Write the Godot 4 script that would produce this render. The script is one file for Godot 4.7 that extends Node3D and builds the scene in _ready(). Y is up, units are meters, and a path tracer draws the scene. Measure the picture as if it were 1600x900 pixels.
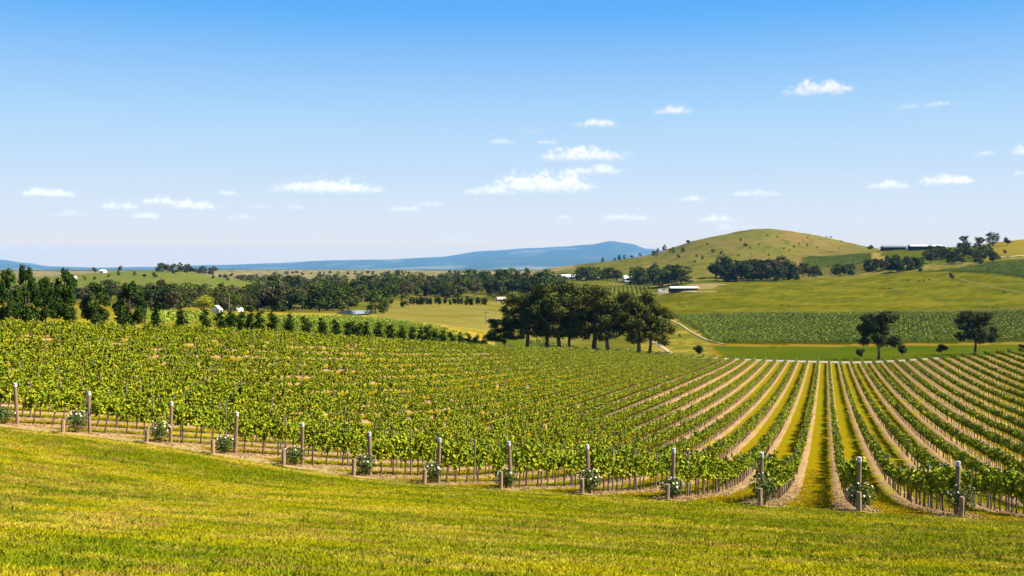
extends Node3D
# A vineyard on a slope above a farmed valley. x is right, -z is ahead, metres; the eye is at the origin.
# u, v: metres across and along the vine rows.

const FOCAL := 1700.0
const EYE_ROW := 420.0
const ROW_S := 0.2768
const ROW_C := 0.9609
const PITCH := 3.3
const ROW_END := 364.0

var rng := RandomNumberGenerator.new()
var noise_a := FastNoiseLite.new()
var noise_b := FastNoiseLite.new()
var noise_c := FastNoiseLite.new()
var taken := {}
var M := {}

# ---------------------------------------------------------------- helpers
func numbered(called: String) -> String:
	if not taken.has(called):
		taken[called] = 0
		return called
	taken[called] += 1
	return "%s_%03d" % [called, taken[called]]

func tag(o: Node, label: String, category: String, group := "", kind := ""):
	if label: o.set_meta("label", label)
	if category: o.set_meta("category", category)
	if group: o.set_meta("group", group)
	if kind: o.set_meta("kind", kind)

func thing(called: String, at: Vector3, label: String, category: String, group := "") -> Node3D:
	var o := Node3D.new()
	o.name = numbered(called)
	add_child(o)
	o.position = at
	tag(o, label, category, group)
	return o

func part(called: String, mesh: Mesh, mat: Material, parent: Node) -> MeshInstance3D:
	var o := MeshInstance3D.new()
	o.mesh = mesh
	o.material_override = mat
	o.name = numbered(called) if parent == self else called
	parent.add_child(o, true)
	return o

func multi(called: String, mesh: Mesh, mat: Material, places: Array, colors: Array, parent: Node):
	if places.is_empty(): return
	var mm := MultiMesh.new()
	mm.transform_format = MultiMesh.TRANSFORM_3D
	mm.use_colors = not colors.is_empty()
	mm.mesh = mesh
	mm.instance_count = places.size()
	for i in places.size():
		mm.set_instance_transform(i, places[i])
		if mm.use_colors: mm.set_instance_color(i, colors[i])
	var o := MultiMeshInstance3D.new()
	o.multimesh = mm
	o.material_override = mat
	o.name = called
	parent.add_child(o, true)

class Shape:
	var v := PackedVector3Array()
	var c := PackedColorArray()
	var n := PackedVector3Array()
	var ix := PackedInt32Array()
	func mesh(smooth := false) -> ArrayMesh:
		var a := []
		a.resize(Mesh.ARRAY_MAX)
		a[Mesh.ARRAY_VERTEX] = v
		if c.size() == v.size(): a[Mesh.ARRAY_COLOR] = c
		if n.size() == v.size(): a[Mesh.ARRAY_NORMAL] = n
		a[Mesh.ARRAY_INDEX] = ix
		var m := ArrayMesh.new()
		m.add_surface_from_arrays(Mesh.PRIMITIVE_TRIANGLES, a)
		return m
	func quad(p0: Vector3, p1: Vector3, p2: Vector3, p3: Vector3, col: Color):
		var b := v.size()
		v.append_array([p0, p1, p2, p3])
		c.append_array([col, col, col, col])
		ix.append_array([b, b + 1, b + 2, b, b + 2, b + 3])
	func tri(p0: Vector3, p1: Vector3, p2: Vector3, col: Color):
		var b := v.size()
		v.append_array([p0, p1, p2])
		c.append_array([col, col, col])
		ix.append_array([b, b + 1, b + 2])
	func leaf(p: Vector3, nrm: Vector3, along: Vector3, length: float, width: float, col: Color):
		var side := nrm.cross(along)
		if side.length_squared() < 1e-6: side = nrm.cross(Vector3(0.3, 1, 0.2))
		side = side.normalized() * width * 0.5
		var fore := side.cross(nrm).normalized() * length * 0.5
		var fold := nrm.normalized() * width * 0.14
		quad(p - fore, p + side + fold, p + fore, p - side + fold, col)
	func box(lo: Vector3, hi: Vector3, col := Color.WHITE):
		var x0 := lo.x; var y0 := lo.y; var z0 := lo.z; var x1 := hi.x; var y1 := hi.y; var z1 := hi.z
		quad(Vector3(x0, y0, z1), Vector3(x0, y1, z1), Vector3(x1, y1, z1), Vector3(x1, y0, z1), col)
		quad(Vector3(x1, y0, z0), Vector3(x1, y1, z0), Vector3(x0, y1, z0), Vector3(x0, y0, z0), col)
		quad(Vector3(x1, y0, z1), Vector3(x1, y1, z1), Vector3(x1, y1, z0), Vector3(x1, y0, z0), col)
		quad(Vector3(x0, y0, z0), Vector3(x0, y1, z0), Vector3(x0, y1, z1), Vector3(x0, y0, z1), col)
		quad(Vector3(x0, y1, z1), Vector3(x0, y1, z0), Vector3(x1, y1, z0), Vector3(x1, y1, z1), col)
		quad(Vector3(x0, y0, z0), Vector3(x0, y0, z1), Vector3(x1, y0, z1), Vector3(x1, y0, z0), col)
	func tube(path: Array, radii: Array, sides: int, col: Color, cap := true):
		var b := v.size()
		for i in path.size():
			var t: Vector3 = (path[mini(i + 1, path.size() - 1)] - path[maxi(i - 1, 0)]).normalized()
			var e := t.cross(Vector3(0, 0, 1) if absf(t.z) < 0.9 else Vector3(1, 0, 0)).normalized()
			var f := t.cross(e)
			for s in sides:
				var a := TAU * s / sides
				v.append(path[i] + (e * cos(a) + f * sin(a)) * radii[i])
				c.append(col)
		for i in path.size() - 1:
			for s in sides:
				var s2 := (s + 1) % sides
				var p := b + i * sides
				ix.append_array([p + s, p + s2, p + sides + s2, p + s, p + sides + s2, p + sides + s])
		if cap:
			var top := v.size()
			v.append(path[-1]); c.append(col)
			var p := b + (path.size() - 1) * sides
			for s in sides: ix.append_array([p + s, p + (s + 1) % sides, top])

func jitter(col: Color, by: float) -> Color:
	var k := 1.0 + rng.randf_range(-by, by)
	return Color(col.r * k * (1.0 + rng.randf_range(-by, by) * 0.35), col.g * k, col.b * k)

func ball() -> Vector3:
	while true:
		var p := Vector3(rng.randf_range(-1, 1), rng.randf_range(-1, 1), rng.randf_range(-1, 1))
		var l := p.length()
		if l < 1.0 and l > 0.05: return p / l
	return Vector3.UP

func mat(color: Color, rough := 0.9, vertex := true) -> StandardMaterial3D:
	var m := StandardMaterial3D.new()
	m.albedo_color = color
	m.roughness = rough
	m.metallic_specular = 0.3
	m.vertex_color_use_as_albedo = vertex
	m.cull_mode = BaseMaterial3D.CULL_DISABLED
	return m

func grain(size: int, freq: float, octaves: int, low: float, high: float, seed_: int, tint_low := Color.WHITE, tint_high := Color.WHITE) -> ImageTexture:
	var n := FastNoiseLite.new()
	n.seed = seed_
	n.frequency = freq
	n.fractal_octaves = octaves
	var im := n.get_seamless_image(size, size)
	var out := Image.create(size, size, false, Image.FORMAT_RGB8)
	for y in size:
		for x in size:
			var t: float = im.get_pixel(x, y).r
			var k := lerpf(low, high, t)
			out.set_pixel(x, y, tint_low.lerp(tint_high, t) * k)
	return ImageTexture.create_from_image(out)

# ---------------------------------------------------------------- the lie of the land
func curve(xs: Array, ys: Array, x: float) -> float:
	var n := xs.size()
	if x <= xs[0]: return ys[0]
	if x >= xs[n - 1]: return ys[n - 1]
	var i := 0
	while x > xs[i + 1]: i += 1
	var h: float = xs[i + 1] - xs[i]
	var s: float = (ys[i + 1] - ys[i]) / h
	var s0: float = s if i == 0 else (ys[i] - ys[i - 1]) / (xs[i] - xs[i - 1])
	var s1: float = s if i == n - 2 else (ys[i + 2] - ys[i + 1]) / (xs[i + 2] - xs[i + 1])
	var a := 0.0 if s * s0 <= 0.0 else 2.0 * s * s0 / (s + s0)
	var b := 0.0 if s * s1 <= 0.0 else 2.0 * s * s1 / (s + s1)
	var t: float = (x - xs[i]) / h
	var t2 := t * t
	var t3 := t2 * t
	return ys[i] * (2 * t3 - 3 * t2 + 1) + h * a * (t3 - 2 * t2 + t) + ys[i + 1] * (3 * t2 - 2 * t3) + h * b * (t3 - t2)

const NV := [-60.0, 0.0, 20.0, 40.0, 60.0, 80.0, 115.0, 150.0, 200.0, 255.0, 310.0, 355.0, 400.0]
const NU := [-140.0, -100.0, -85.0, -60.0, -45.0, -30.0, -15.0, 5.0, 35.0, 60.0, 110.0]
const NH := [
	[3.0, 0.0, -1.7, -3.4, -4.6, -5.6, -7.4, -10.0, -14.9, -20.3, -25.4, -28.4, -30.0],
	[3.0, 0.0, -1.7, -3.4, -4.6, -5.6, -7.4, -10.0, -14.9, -20.3, -25.4, -28.4, -30.0],
	[3.0, -0.3, -2.1, -3.9, -5.2, -6.2, -8.2, -10.8, -15.2, -20.0, -24.7, -27.8, -30.0],
	[3.5, -0.6, -3.0, -5.2, -7.4, -9.5, -13.0, -16.2, -19.7, -23.0, -26.4, -29.0, -30.6],
	[3.8, -1.0, -3.8, -6.2, -9.0, -11.9, -16.1, -19.0, -21.5, -24.4, -27.3, -29.5, -30.8],
	[4.0, -1.3, -4.6, -7.3, -11.0, -14.4, -18.0, -20.3, -22.8, -25.4, -28.0, -29.8, -31.0],
	[4.0, -1.7, -5.2, -8.5, -12.1, -15.0, -18.4, -21.1, -24.2, -26.9, -28.9, -30.2, -31.2],
	[4.0, -1.7, -5.2, -8.5, -12.2, -15.2, -18.6, -21.3, -24.3, -26.9, -28.9, -30.2, -31.2],
	[4.0, -1.9, -5.2, -8.5, -12.0, -14.9, -18.1, -20.7, -23.4, -25.7, -27.2, -28.1, -29.5],
	[4.0, -1.9, -5.1, -8.3, -11.6, -14.3, -17.3, -19.6, -21.8, -23.6, -24.8, -25.4, -27.0],
	[4.0, -1.9, -5.0, -8.0, -11.0, -13.5, -16.2, -18.0, -20.0, -21.0, -22.0, -22.6, -24.0]]
const FD := [90.0, 130.0, 170.0, 220.0, 300.0, 380.0, 420.0, 480.0, 510.0, 600.0, 700.0, 800.0, 950.0, 1100.0, 1200.0, 1300.0, 1450.0, 1600.0, 2000.0, 2200.0, 2700.0, 3500.0, 6000.0, 10000.0, 30000.0]
const FX := [-400.0, 0.0, 100.0, 250.0, 400.0, 560.0, 740.0, 900.0, 1000.0, 1100.0, 1200.0, 1300.0, 1400.0, 1500.0, 1600.0, 2000.0]
const FY := [
	[520, 503, 492, 486, 482, 480, 479, 477, 476, 472, 468, 464, 458, 452, 447, 443, 439, 436, 433, 432, 428, 425, 423, 422, 421],
	[525, 504, 492, 486, 482, 480, 479, 477, 476, 472, 468, 464, 458, 452, 447, 443, 439, 436, 434, 433, 428, 425, 423, 422, 421],
	[535, 512, 497, 489, 484, 481, 480, 478, 477, 473, 469, 464, 457, 450, 445, 440, 435, 431, 433, 433, 428, 425, 423, 422, 421],
	[560, 530, 508, 499, 489, 483, 481, 479, 478, 473, 469, 464, 456, 447, 441, 435, 427, 423, 428, 430, 428, 425, 423, 422, 421],
	[575, 545, 524, 511, 500, 492, 490, 488, 487, 484, 478, 470, 461, 453, 449, 445, 441, 440, 437, 435, 428, 423, 422, 422, 421],
	[590, 560, 540, 528, 511, 500, 496, 491, 490, 486, 479, 472, 463, 456, 453, 451, 447, 444, 437, 434, 428, 423, 422, 422, 421],
	[620, 590, 570, 556, 543, 524, 515, 505, 502, 490, 481, 473, 465, 456, 453, 450, 446, 443, 436, 433, 428, 425, 423, 422, 421],
	[640, 620, 600, 580, 566, 556, 546, 530, 523, 508, 494, 482, 468, 456, 448, 440, 435, 430, 417, 414, 422, 424, 423, 422, 421],
	[650, 630, 610, 590, 572, 560, 551, 535, 528, 512, 497, 486, 472, 458, 449, 441, 433, 426, 408, 402, 412, 420, 423, 422, 421],
	[650, 630, 610, 590, 574, 562, 557, 542, 535, 513, 493, 479, 461, 446, 438, 431, 421, 411, 383, 373, 384, 410, 423, 422, 421],
	[650, 630, 610, 590, 575, 562, 557, 543, 535.5, 513, 492, 477, 457, 443, 437, 430, 417, 404, 370, 357.5, 372, 405, 423, 422, 421],
	[650, 630, 610, 590, 575, 562, 556, 543, 536, 513, 492, 476, 455, 440, 434, 428, 415, 403, 383, 373.5, 388, 410, 423, 422, 421],
	[650, 630, 610, 590, 573, 560, 555, 542, 535, 512, 491, 474, 452, 433, 424, 413, 399, 389.5, 391, 393, 402, 415, 423, 422, 421],
	[650, 630, 610, 590, 570, 556, 551, 541, 534, 512, 490, 471, 446, 425, 417, 406, 393, 386, 390, 394, 404, 415, 423, 422, 421],
	[650, 630, 610, 590, 568, 553, 549, 540, 532, 511, 487, 466, 438, 412, 403, 395, 385, 375, 384, 392, 404, 415, 423, 422, 421],
	[650, 630, 610, 590, 560, 548, 543, 534, 527, 505, 480, 458, 430, 404, 395, 388, 378, 370, 380, 388, 404, 415, 423, 422, 421]]

var near_grid := PackedFloat32Array()
var far_grid := PackedFloat32Array()
const NGU := 121
const NGV := 231
const FGX := 121
const FGD := 260
var ln0 := 0.0
var lns := 0.0

func make_grids():
	var lines := []
	for i in NU.size():
		var l := PackedFloat32Array()
		for j in NGV: l.append(curve(NV, NH[i], -60.0 + 2.0 * j))
		lines.append(l)
	near_grid.resize(NGU * NGV)
	for j in NGV:
		var ys := []
		for i in NU.size(): ys.append(lines[i][j])
		for i in NGU: near_grid[j * NGU + i] = curve(NU, ys, -140.0 + i * 250.0 / (NGU - 1))
	ln0 = log(90.0)
	lns = (log(30000.0) - ln0) / (FGD - 1)
	var lnd := []
	for d in FD: lnd.append(log(d))
	var rows := []
	for i in FX.size():
		var l := PackedFloat32Array()
		for j in FGD: l.append(curve(lnd, FY[i], ln0 + j * lns))
		rows.append(l)
	far_grid.resize(FGX * FGD)
	for j in FGD:
		var ys := []
		for i in FX.size(): ys.append(rows[i][j])
		for i in FGX: far_grid[j * FGX + i] = curve(FX, ys, -400.0 + i * 20.0)

func near_height(u: float, v: float) -> float:
	var a := clampf((u + 140.0) * (NGU - 1) / 250.0, 0.0, NGU - 1.001)
	var b := clampf((v + 60.0) * 0.5, 0.0, NGV - 1.001)
	var i := int(a)
	var j := int(b)
	a -= i
	b -= j
	var k := j * NGU + i
	return lerpf(lerpf(near_grid[k], near_grid[k + 1], a), lerpf(near_grid[k + NGU], near_grid[k + NGU + 1], a), b)

func far_row(px: float, d: float) -> float:
	var a := clampf((px + 400.0) / 20.0, 0.0, FGX - 1.001)
	var b := clampf((log(maxf(d, 91.0)) - ln0) / lns, 0.0, FGD - 1.001)
	var i := int(a)
	var j := int(b)
	a -= i
	b -= j
	var k := j * FGX + i
	return lerpf(lerpf(far_grid[k], far_grid[k + 1], a), lerpf(far_grid[k + FGX], far_grid[k + FGX + 1], a), b)

func height(x: float, d: float) -> float:
	var u := x * ROW_C - d * ROW_S
	var v := x * ROW_S + d * ROW_C
	var s := maxf(maxf(-104.0 - u, u - 95.0), v - 368.0)
	var w := maxf(1.0 - smoothstep(0.0, 30.0, s), 1.0 - smoothstep(80.0, 130.0, d))
	var h := 0.0
	if w > 0.0: h += w * near_height(u, v)
	if w < 1.0:
		var g := -(far_row(800.0 + FOCAL * x / d, d) - EYE_ROW) / FOCAL * d
		if d > 600.0: g += noise_c.get_noise_2d(x * 0.5, d * 0.5) * minf((d - 600.0) * 0.0022, 5.0)
		h += (1.0 - w) * g
	return h

func uv_at(u: float, v: float, lift := 0.0) -> Vector3:
	var x := u * ROW_C + v * ROW_S
	var d := -u * ROW_S + v * ROW_C
	return Vector3(x, height(x, d) + lift, -d)

func on_ground(x: float, d: float, lift := 0.0) -> Vector3:
	return Vector3(x, height(x, d) + lift, -d)

# where the ground seen in a column of the picture lies at that row
func seen(px: float, py: float, from := 130.0) -> Vector3:
	var d := from
	var crest := d
	var best := 1e9
	while d < 5000.0:
		var x := (px - 800.0) / FOCAL * d
		var row := EYE_ROW - height(x, d) * FOCAL / d
		if row <= py: break
		if row < best and d < 2600.0:
			best = row
			crest = d
		d *= 1.006
	if d > 2600.0 and best < py + 12.0: d = crest
	return on_ground((px - 800.0) / FOCAL * d, d)

const POST_V := {-11: 41.2, -10: 41.9, -9: 43.2, -8: 43.2, -7: 43.2, -6: 43.0, -5: 42.4, -4: 41.9, -3: 41.4, -2: 40.7, -1: 40.2, 0: 39.9, 1: 40.6}
const STUMP_BACK := {-11: 1.8, -10: 1.8, -9: 1.8, -8: 1.8, -7: 1.7, -6: 1.7, -5: 1.6, -4: 1.5, -3: 1.4, -2: 1.3, -1: 1.2, 0: 1.1, 1: 1.1}

func row_u(k: int) -> float: return 1.1 + PITCH * k
func post_v(k: int) -> float: return POST_V.get(clampi(k, -11, 1), 40.0)

func lawn_edge(u: float) -> float:
	var k := clampf((u - 1.1) / PITCH, -11.0, 1.0)
	var a := int(floor(k))
	var b := mini(a + 1, 1)
	var sa: float = post_v(a) - STUMP_BACK[a]
	var sb: float = post_v(b) - STUMP_BACK[b]
	return lerpf(sa, sb, k - a) - 0.5 + noise_b.get_noise_1d(u * 9.0) * 0.35

# ---------------------------------------------------------------- what grows where (linear base colours)
const LAWN_GREEN := Color(0.165, 0.185, 0.003)
const LAWN_LIME := Color(0.295, 0.265, 0.005)
const STRAW := Color(0.38, 0.29, 0.04)
const ALLEY := Color(0.27, 0.195, 0.006)
const EARTH := Color(0.32, 0.215, 0.1)

func lawn_color(u: float, v: float) -> Color:
	var a := noise_a.get_noise_2d(u * 1.1, v * 3.2) * 0.5 + 0.5
	var b := noise_b.get_noise_2d(u * 2.3, v * 6.0) * 0.5 + 0.5
	var c := noise_c.get_noise_2d(u * 0.35 + 50.0, v * 1.0) * 0.5 + 0.5
	var col := LAWN_GREEN.lerp(LAWN_LIME, smoothstep(0.36, 0.6, a * 0.6 + c * 0.4))
	col = col.lerp(STRAW, smoothstep(0.43, 0.66, b * 0.5 + c * 0.5) * 0.85)
	var e := noise_b.get_noise_2d(u * 1.7 + 300.0, v * 5.0)
	col = col.lerp(Color(0.1, 0.14, 0.004), smoothstep(0.12, 0.34, e) * 0.75)
	col = col.lerp(Color(0.25, 0.15, 0.035), smoothstep(0.26, 0.46, noise_b.get_noise_2d(u * 4.0 + 700.0, v * 11.0) + noise_c.get_noise_2d(u * 1.2, v * 3.0) * 0.4) * 0.7)
	var streak := absf(v - (lawn_edge(u) - 1.15)) / 0.3
	if u < -5.0 and u > -33.0 and streak < 1.6: col = col.lerp(STRAW * 1.15, clampf(1.6 - streak, 0.0, 1.0) * 0.85)
	return col

func ground_color(x: float, d: float) -> Color:
	var u := x * ROW_C - d * ROW_S
	var v := x * ROW_S + d * ROW_C
	var edge := lawn_edge(u)
	var w := noise_a.get_noise_2d(x * 0.4, d * 0.4)
	var fine := noise_b.get_noise_2d(x * 0.9, d * 0.9)
	if v < 366.5 and u > -103.0 and u < 96.0 or d < 110.0:
		if v < edge: return lawn_color(u, v)
		var k := ALLEY.lerp(LAWN_GREEN * 1.3, clampf(0.12 + fine * 1.1 + w * 0.5, 0.0, 0.7))
		if u < -14.0 and v < edge + 2.6: k = k.lerp(Color(0.43, 0.315, 0.15), smoothstep(-14.0, -22.0, u) * 0.85)
		return k
	var px := 800.0 + FOCAL * x / d
	var olive := Color(0.105, 0.112, 0.012)
	var yellow := Color(0.235, 0.2, 0.045)
	var k := olive.lerp(yellow, clampf(0.2 + w * 0.9 + fine * 0.3, 0.0, 0.7))
	var wob := fine * 10.0
	if d > 4500.0: return Color(0.077, 0.095, 0.033).lerp(Color(0.210, 0.190, 0.066), clampf(w * 1.5, 0.0, 1.0))
	if d > 1900.0 and px < 900.0: return Color(0.27, 0.225, 0.1).lerp(Color(0.1, 0.11, 0.03), clampf(w * 2.2, 0.0, 1.0))
	if px < 430.0 and d > 1050.0: return Color(0.133, 0.167, 0.028).lerp(yellow, clampf(0.1 + w * 0.7, 0.0, 0.6))
	if d < 470.0 and px < 430.0 and u < -103.0: return Color(0.175, 0.163, 0.011).lerp(STRAW, clampf(0.3 + fine, 0.0, 0.9))
	if px < 1000.0:
		if px > 590.0 and px < 800.0 and d > 425.0 and d < 830.0 + wob: return yellow.lerp(Color(0.140, 0.136, 0.011), clampf(0.15 + w * 1.2, 0.0, 0.8))
		if v > 366.0 and v < 380.0: return STRAW
		if px < 760.0 and d > 395.0 and d < 500.0: return STRAW.lerp(olive, clampf(0.2 + fine, 0.0, 1.0))
		if d < 420.0: return Color(0.091, 0.116, 0.008)
		if px > 840.0 and d > 1000.0 and d < 1180.0: return Color(0.168, 0.160, 0.017)
	if px >= 1000.0:
		if d < 486.0 + wob * 0.2 and px > 1110.0 + (486.0 - d) * 0.3: return Color(0.059, 0.099, 0.004).lerp(Color(0.098, 0.116, 0.007), clampf(0.5 + w, 0.0, 1.0))
		if d < 500.0 and px > 1110.0: return Color(0.238, 0.163, 0.017)
		if px > 1050.0 + maxf(0.0, 700.0 - d) * 0.33 and d < 690.0: return Color(0.070, 0.082, 0.007)
		if d < 690.0: return Color(0.140, 0.136, 0.017).lerp(STRAW, clampf(fine * 1.5 + w, 0.0, 0.7))
		if d < 1190.0:
			if d < 735.0: return Color(0.140, 0.116, 0.022).lerp(olive, clampf(0.4 + fine * 2.0, 0.0, 1.0))
			if px > 1470.0 + (1130.0 - d) * 0.75 and d > 900.0: return Color(0.056, 0.082, 0.008)
			if px > 1030.0 + wob and px < 1132.0 + wob * 2.0 - (1150.0 - d) * 0.1 and d > 1040.0 + wob * 2.0 and d < 1135.0 + wob: return Color(0.294, 0.224, 0.083)
			return Color(0.085, 0.1, 0.004).lerp(Color(0.18, 0.165, 0.012), clampf(0.44 + w * 0.9 + fine * 0.8 + noise_b.get_noise_2d(x * 0.12, d * 0.12) * 0.3, 0.0, 1.0))
		if d < 1270.0: return yellow.lerp(olive, clampf(0.4 + fine * 1.5, 0.0, 1.0))
		if d < 1620.0:
			if px > 1250.0 and px < 1365.0: return Color(0.063, 0.082, 0.011) if d > 1420.0 else Color(0.112, 0.102, 0.022)
			if px > 1345.0 + wob and px < 1392.0 + wob - (d - 1270.0) * 0.06 and d > 1400.0: return Color(0.350, 0.252, 0.066)
			if px > 1530.0: return Color(0.238, 0.190, 0.022)
			if px > 1360.0: return Color(0.091, 0.109, 0.011)
		var hill := Color(0.175, 0.168, 0.03).lerp(Color(0.235, 0.16, 0.05), clampf(0.35 + noise_c.get_noise_2d(x * 0.25, d * 0.12) * 1.6, 0.0, 1.0))
		return hill.lerp(Color(0.091, 0.102, 0.017), clampf(w * 1.6 + fine * 0.8, 0.0, 0.8))
	return k

func build_ground():
	var az := []
	var a := -180.0
	while a < 180.01:
		az.append(deg_to_rad(a))
		a += 0.2 if a > -29.0 and a < 29.0 else 3.0
	var rr := []
	var r := 2.0
	while r < 44000.0:
		rr.append(r)
		r *= 1.0155
	var s := Shape.new()
	var n := az.size()
	for i in rr.size():
		for j in n:
			var x: float = rr[i] * sin(az[j])
			var d: float = rr[i] * cos(az[j])
			if absf(d) < 0.01: d = 0.01
			s.v.append(on_ground(x, d))
			s.c.append(ground_color(x, d))
	for i in rr.size() - 1:
		for j in n - 1:
			var p := i * n + j
			s.ix.append_array([p, p + n, p + n + 1, p, p + n + 1, p + 1])
	# normals from the surface itself
	s.n.resize(s.v.size())
	for i in rr.size():
		for j in n:
			var e := s.v[i * n + mini(j + 1, n - 1)] - s.v[i * n + maxi(j - 1, 0)]
			var f := s.v[mini(i + 1, rr.size() - 1) * n + j] - s.v[maxi(i - 1, 0) * n + j]
			var q := e.cross(f).normalized()
			s.n[i * n + j] = q if q.y > 0.0 else -q
	var g := part("ground", s.mesh(), M.ground, self)
	tag(g, "grassy slope falling to the valley and rising to the hills", "ground", "", "structure")

func build_mountains():
	var sx := [-400, 0, 40, 80, 150, 230, 330, 420, 520, 600, 680, 760, 830, 880, 920, 955, 985, 1010, 1060, 1150, 1400, 2000]
	var sy := [409, 406, 411, 417, 419, 418, 415, 412, 407.5, 406, 402, 393, 389, 387, 384, 379, 383, 391, 396, 401, 404, 400]
	var s := Shape.new()
	var cols := 300
	var rows := 46
	for i in rows:
		var d := 23000.0 + i * 530.0
		for j in cols + 1:
			var px := -400.0 + 2400.0 * j / cols
			var x := (px - 800.0) / FOCAL * d
			var top := (EYE_ROW + 1.0 - curve(sx, sy, px)) / FOCAL * 39000.0
			var t := clampf((d - 23000.0) / 16000.0, 0.0, 1.0)
			var shape_ := pow(t, 1.5) if d <= 39000.0 else clampf(1.0 - (d - 39000.0) / 8000.0, 0.0, 1.0)
			var spur := 1.0 + noise_c.get_noise_2d(x * 0.0045, d * 0.0045) * 1.1 * (1.0 - shape_ * shape_) + noise_a.get_noise_2d(x * 0.0015, d * 0.0015) * 0.12
			s.v.append(Vector3(x, -30.0 + (top + 30.0) * shape_ * spur, -d))
			var f := noise_b.get_noise_2d(x * 0.004, d * 0.0015)
			s.c.append(Color(0.03, 0.05, 0.025).lerp(Color(0.26, 0.24, 0.14), clampf(f * 2.0 - 0.6 * shape_, 0.0, 1.0) * 0.5))
	for i in rows - 1:
		for j in cols:
			var p := i * (cols + 1) + j
			s.ix.append_array([p, p + cols + 1, p + cols + 2, p, p + cols + 2, p + 1])
	var m := part("mountains", s.mesh(), M.wooded, self)
	tag(m, "long wooded mountain range blue with distance on the horizon", "mountains", "", "structure")

func build_strips():
	# bare strip of earth under each row of vines
	var root := Node3D.new()
	root.name = "soil_strips"
	add_child(root)
	tag(root, "bare tan earth strips under the vine rows", "soil", "", "structure")
	for k in range(-26, 22):
		var s := Shape.new()
		var u0 := row_u(k)
		var v: float = post_v(k) - (STUMP_BACK[clampi(k, -11, 1)] + 0.35)
		var lines := 0
		while v < ROW_END + 2.0:
			var dist := Vector2(u0, v).length()
			var half := 0.74 + noise_b.get_noise_2d(v * 3.0, k * 37.0) * 0.2
			var half2 := 0.74 + noise_b.get_noise_2d(v * 3.0 + 900.0, k * 37.0) * 0.2
			var tone := 1.0 + noise_a.get_noise_2d(v * 2.0, k * 21.0) * 0.25
			if lines == 0:
				half *= 0.45
				half2 *= 0.45
			var across := [-half, -half * 0.86, -0.3, 0.1, half2 * 0.86, half2]
			var lift := [-0.06, 0.02, 0.055, 0.06, 0.02, -0.06]
			for i in 6:
				s.v.append(uv_at(u0 + across[i], v, lift[i] + noise_b.get_noise_2d(v * 7.0, (u0 + across[i]) * 9.0) * 0.02))
				var weed := clampf(noise_c.get_noise_2d(v * 2.2, k * 51.0 + across[i] * 3.0) * 2.2 - 0.45, 0.0, 0.75)
				s.c.append((EARTH * tone).lerp(LAWN_LIME, weed))
			lines += 1
			v += 0.35 if v < 90.0 else 0.9
		for i in lines - 1:
			for j in 5:
				var p := i * 6 + j
				s.ix.append_array([p, p + 6, p + 7, p, p + 7, p + 1])
		var st := SurfaceTool.new()
		st.create_from(s.mesh(), 0)
		st.generate_normals()
		part("soil_strip", st.commit(), M.soil, root)
	# gravel track across the far ends of the rows
	var t := Shape.new()
	var n := 0
	var u := -45.0
	while u < 37.0:
		for w in [-3.4, -2.0, 2.0, 3.4]:
			t.v.append(uv_at(u, 371.0 + w + noise_b.get_noise_1d(u * 2.0 + w * 30.0) * 0.4, 0.22 if absf(w) < 3 else 0.02))
			t.c.append(Color(0.36, 0.32, 0.26) * (1.0 + noise_a.get_noise_2d(u, w * 10.0) * 0.15))
		u += 1.5
		n += 1
	for i in n - 1:
		for j in 3:
			var p := i * 4 + j
			t.ix.append_array([p, p + 1, p + 5, p, p + 5, p + 4])
	var tr := part("farm_track", t.mesh(), M.soil, self)
	tag(tr, "pale gravel track across the far ends of the vine rows", "track", "", "structure")

# ---------------------------------------------------------------- vines, posts, roses
const VINE_A := Color(0.1, 0.15, 0.006)
const VINE_B := Color(0.21, 0.25, 0.008)
const VINE_C := Color(0.29, 0.245, 0.014)

func vine_leaf_color() -> Color:
	var t := rng.randf()
	var c := VINE_A.lerp(VINE_B, rng.randf()) if t < 0.72 else VINE_B.lerp(VINE_C, rng.randf())
	if t < 0.1: c = Color(0.07, 0.12, 0.012)
	return jitter(c, 0.15)

func vine_foliage(seed_: int, leaves: int, size: float, tall := 1.0, into: Shape = null) -> Shape:
	rng.seed = seed_
	var s := into if into else Shape.new()
	var fat := rng.randf_range(0.85, 1.15)
	var shoots := []
	for i in 17:
		var z := rng.randf_range(-0.9, 0.9)
		var top := 1.0 + (rng.randf_range(0.24, 0.68) + (0.22 if rng.randf() < 0.15 else 0.0)) * tall
		var lean := rng.randfn(0.0, 0.15) * fat
		shoots.append([Vector3(rng.randfn(0, 0.06), rng.randf_range(0.86, 1.04) - 0.24 * exp(-z * z * 10.0), z), Vector3(lean, top, z + rng.randfn(0.0, 0.16))])
	for i in leaves:
		var sh = shoots[rng.randi() % shoots.size()]
		var t := rng.randf()
		var p: Vector3 = sh[0].lerp(sh[1], t)
		var out := ball()
		p += Vector3(out.x * 0.15 * fat, out.y * 0.07, out.z * 0.12) * sqrt(rng.randf())
		var nrm := (Vector3(signf(p.x + 0.001) * 0.55, 0.45, 0) + ball() * 0.8).normalized()
		s.leaf(p, nrm, ball(), size * rng.randf_range(0.75, 1.3), size * rng.randf_range(0.75, 1.2), vine_leaf_color())
	return s

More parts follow.
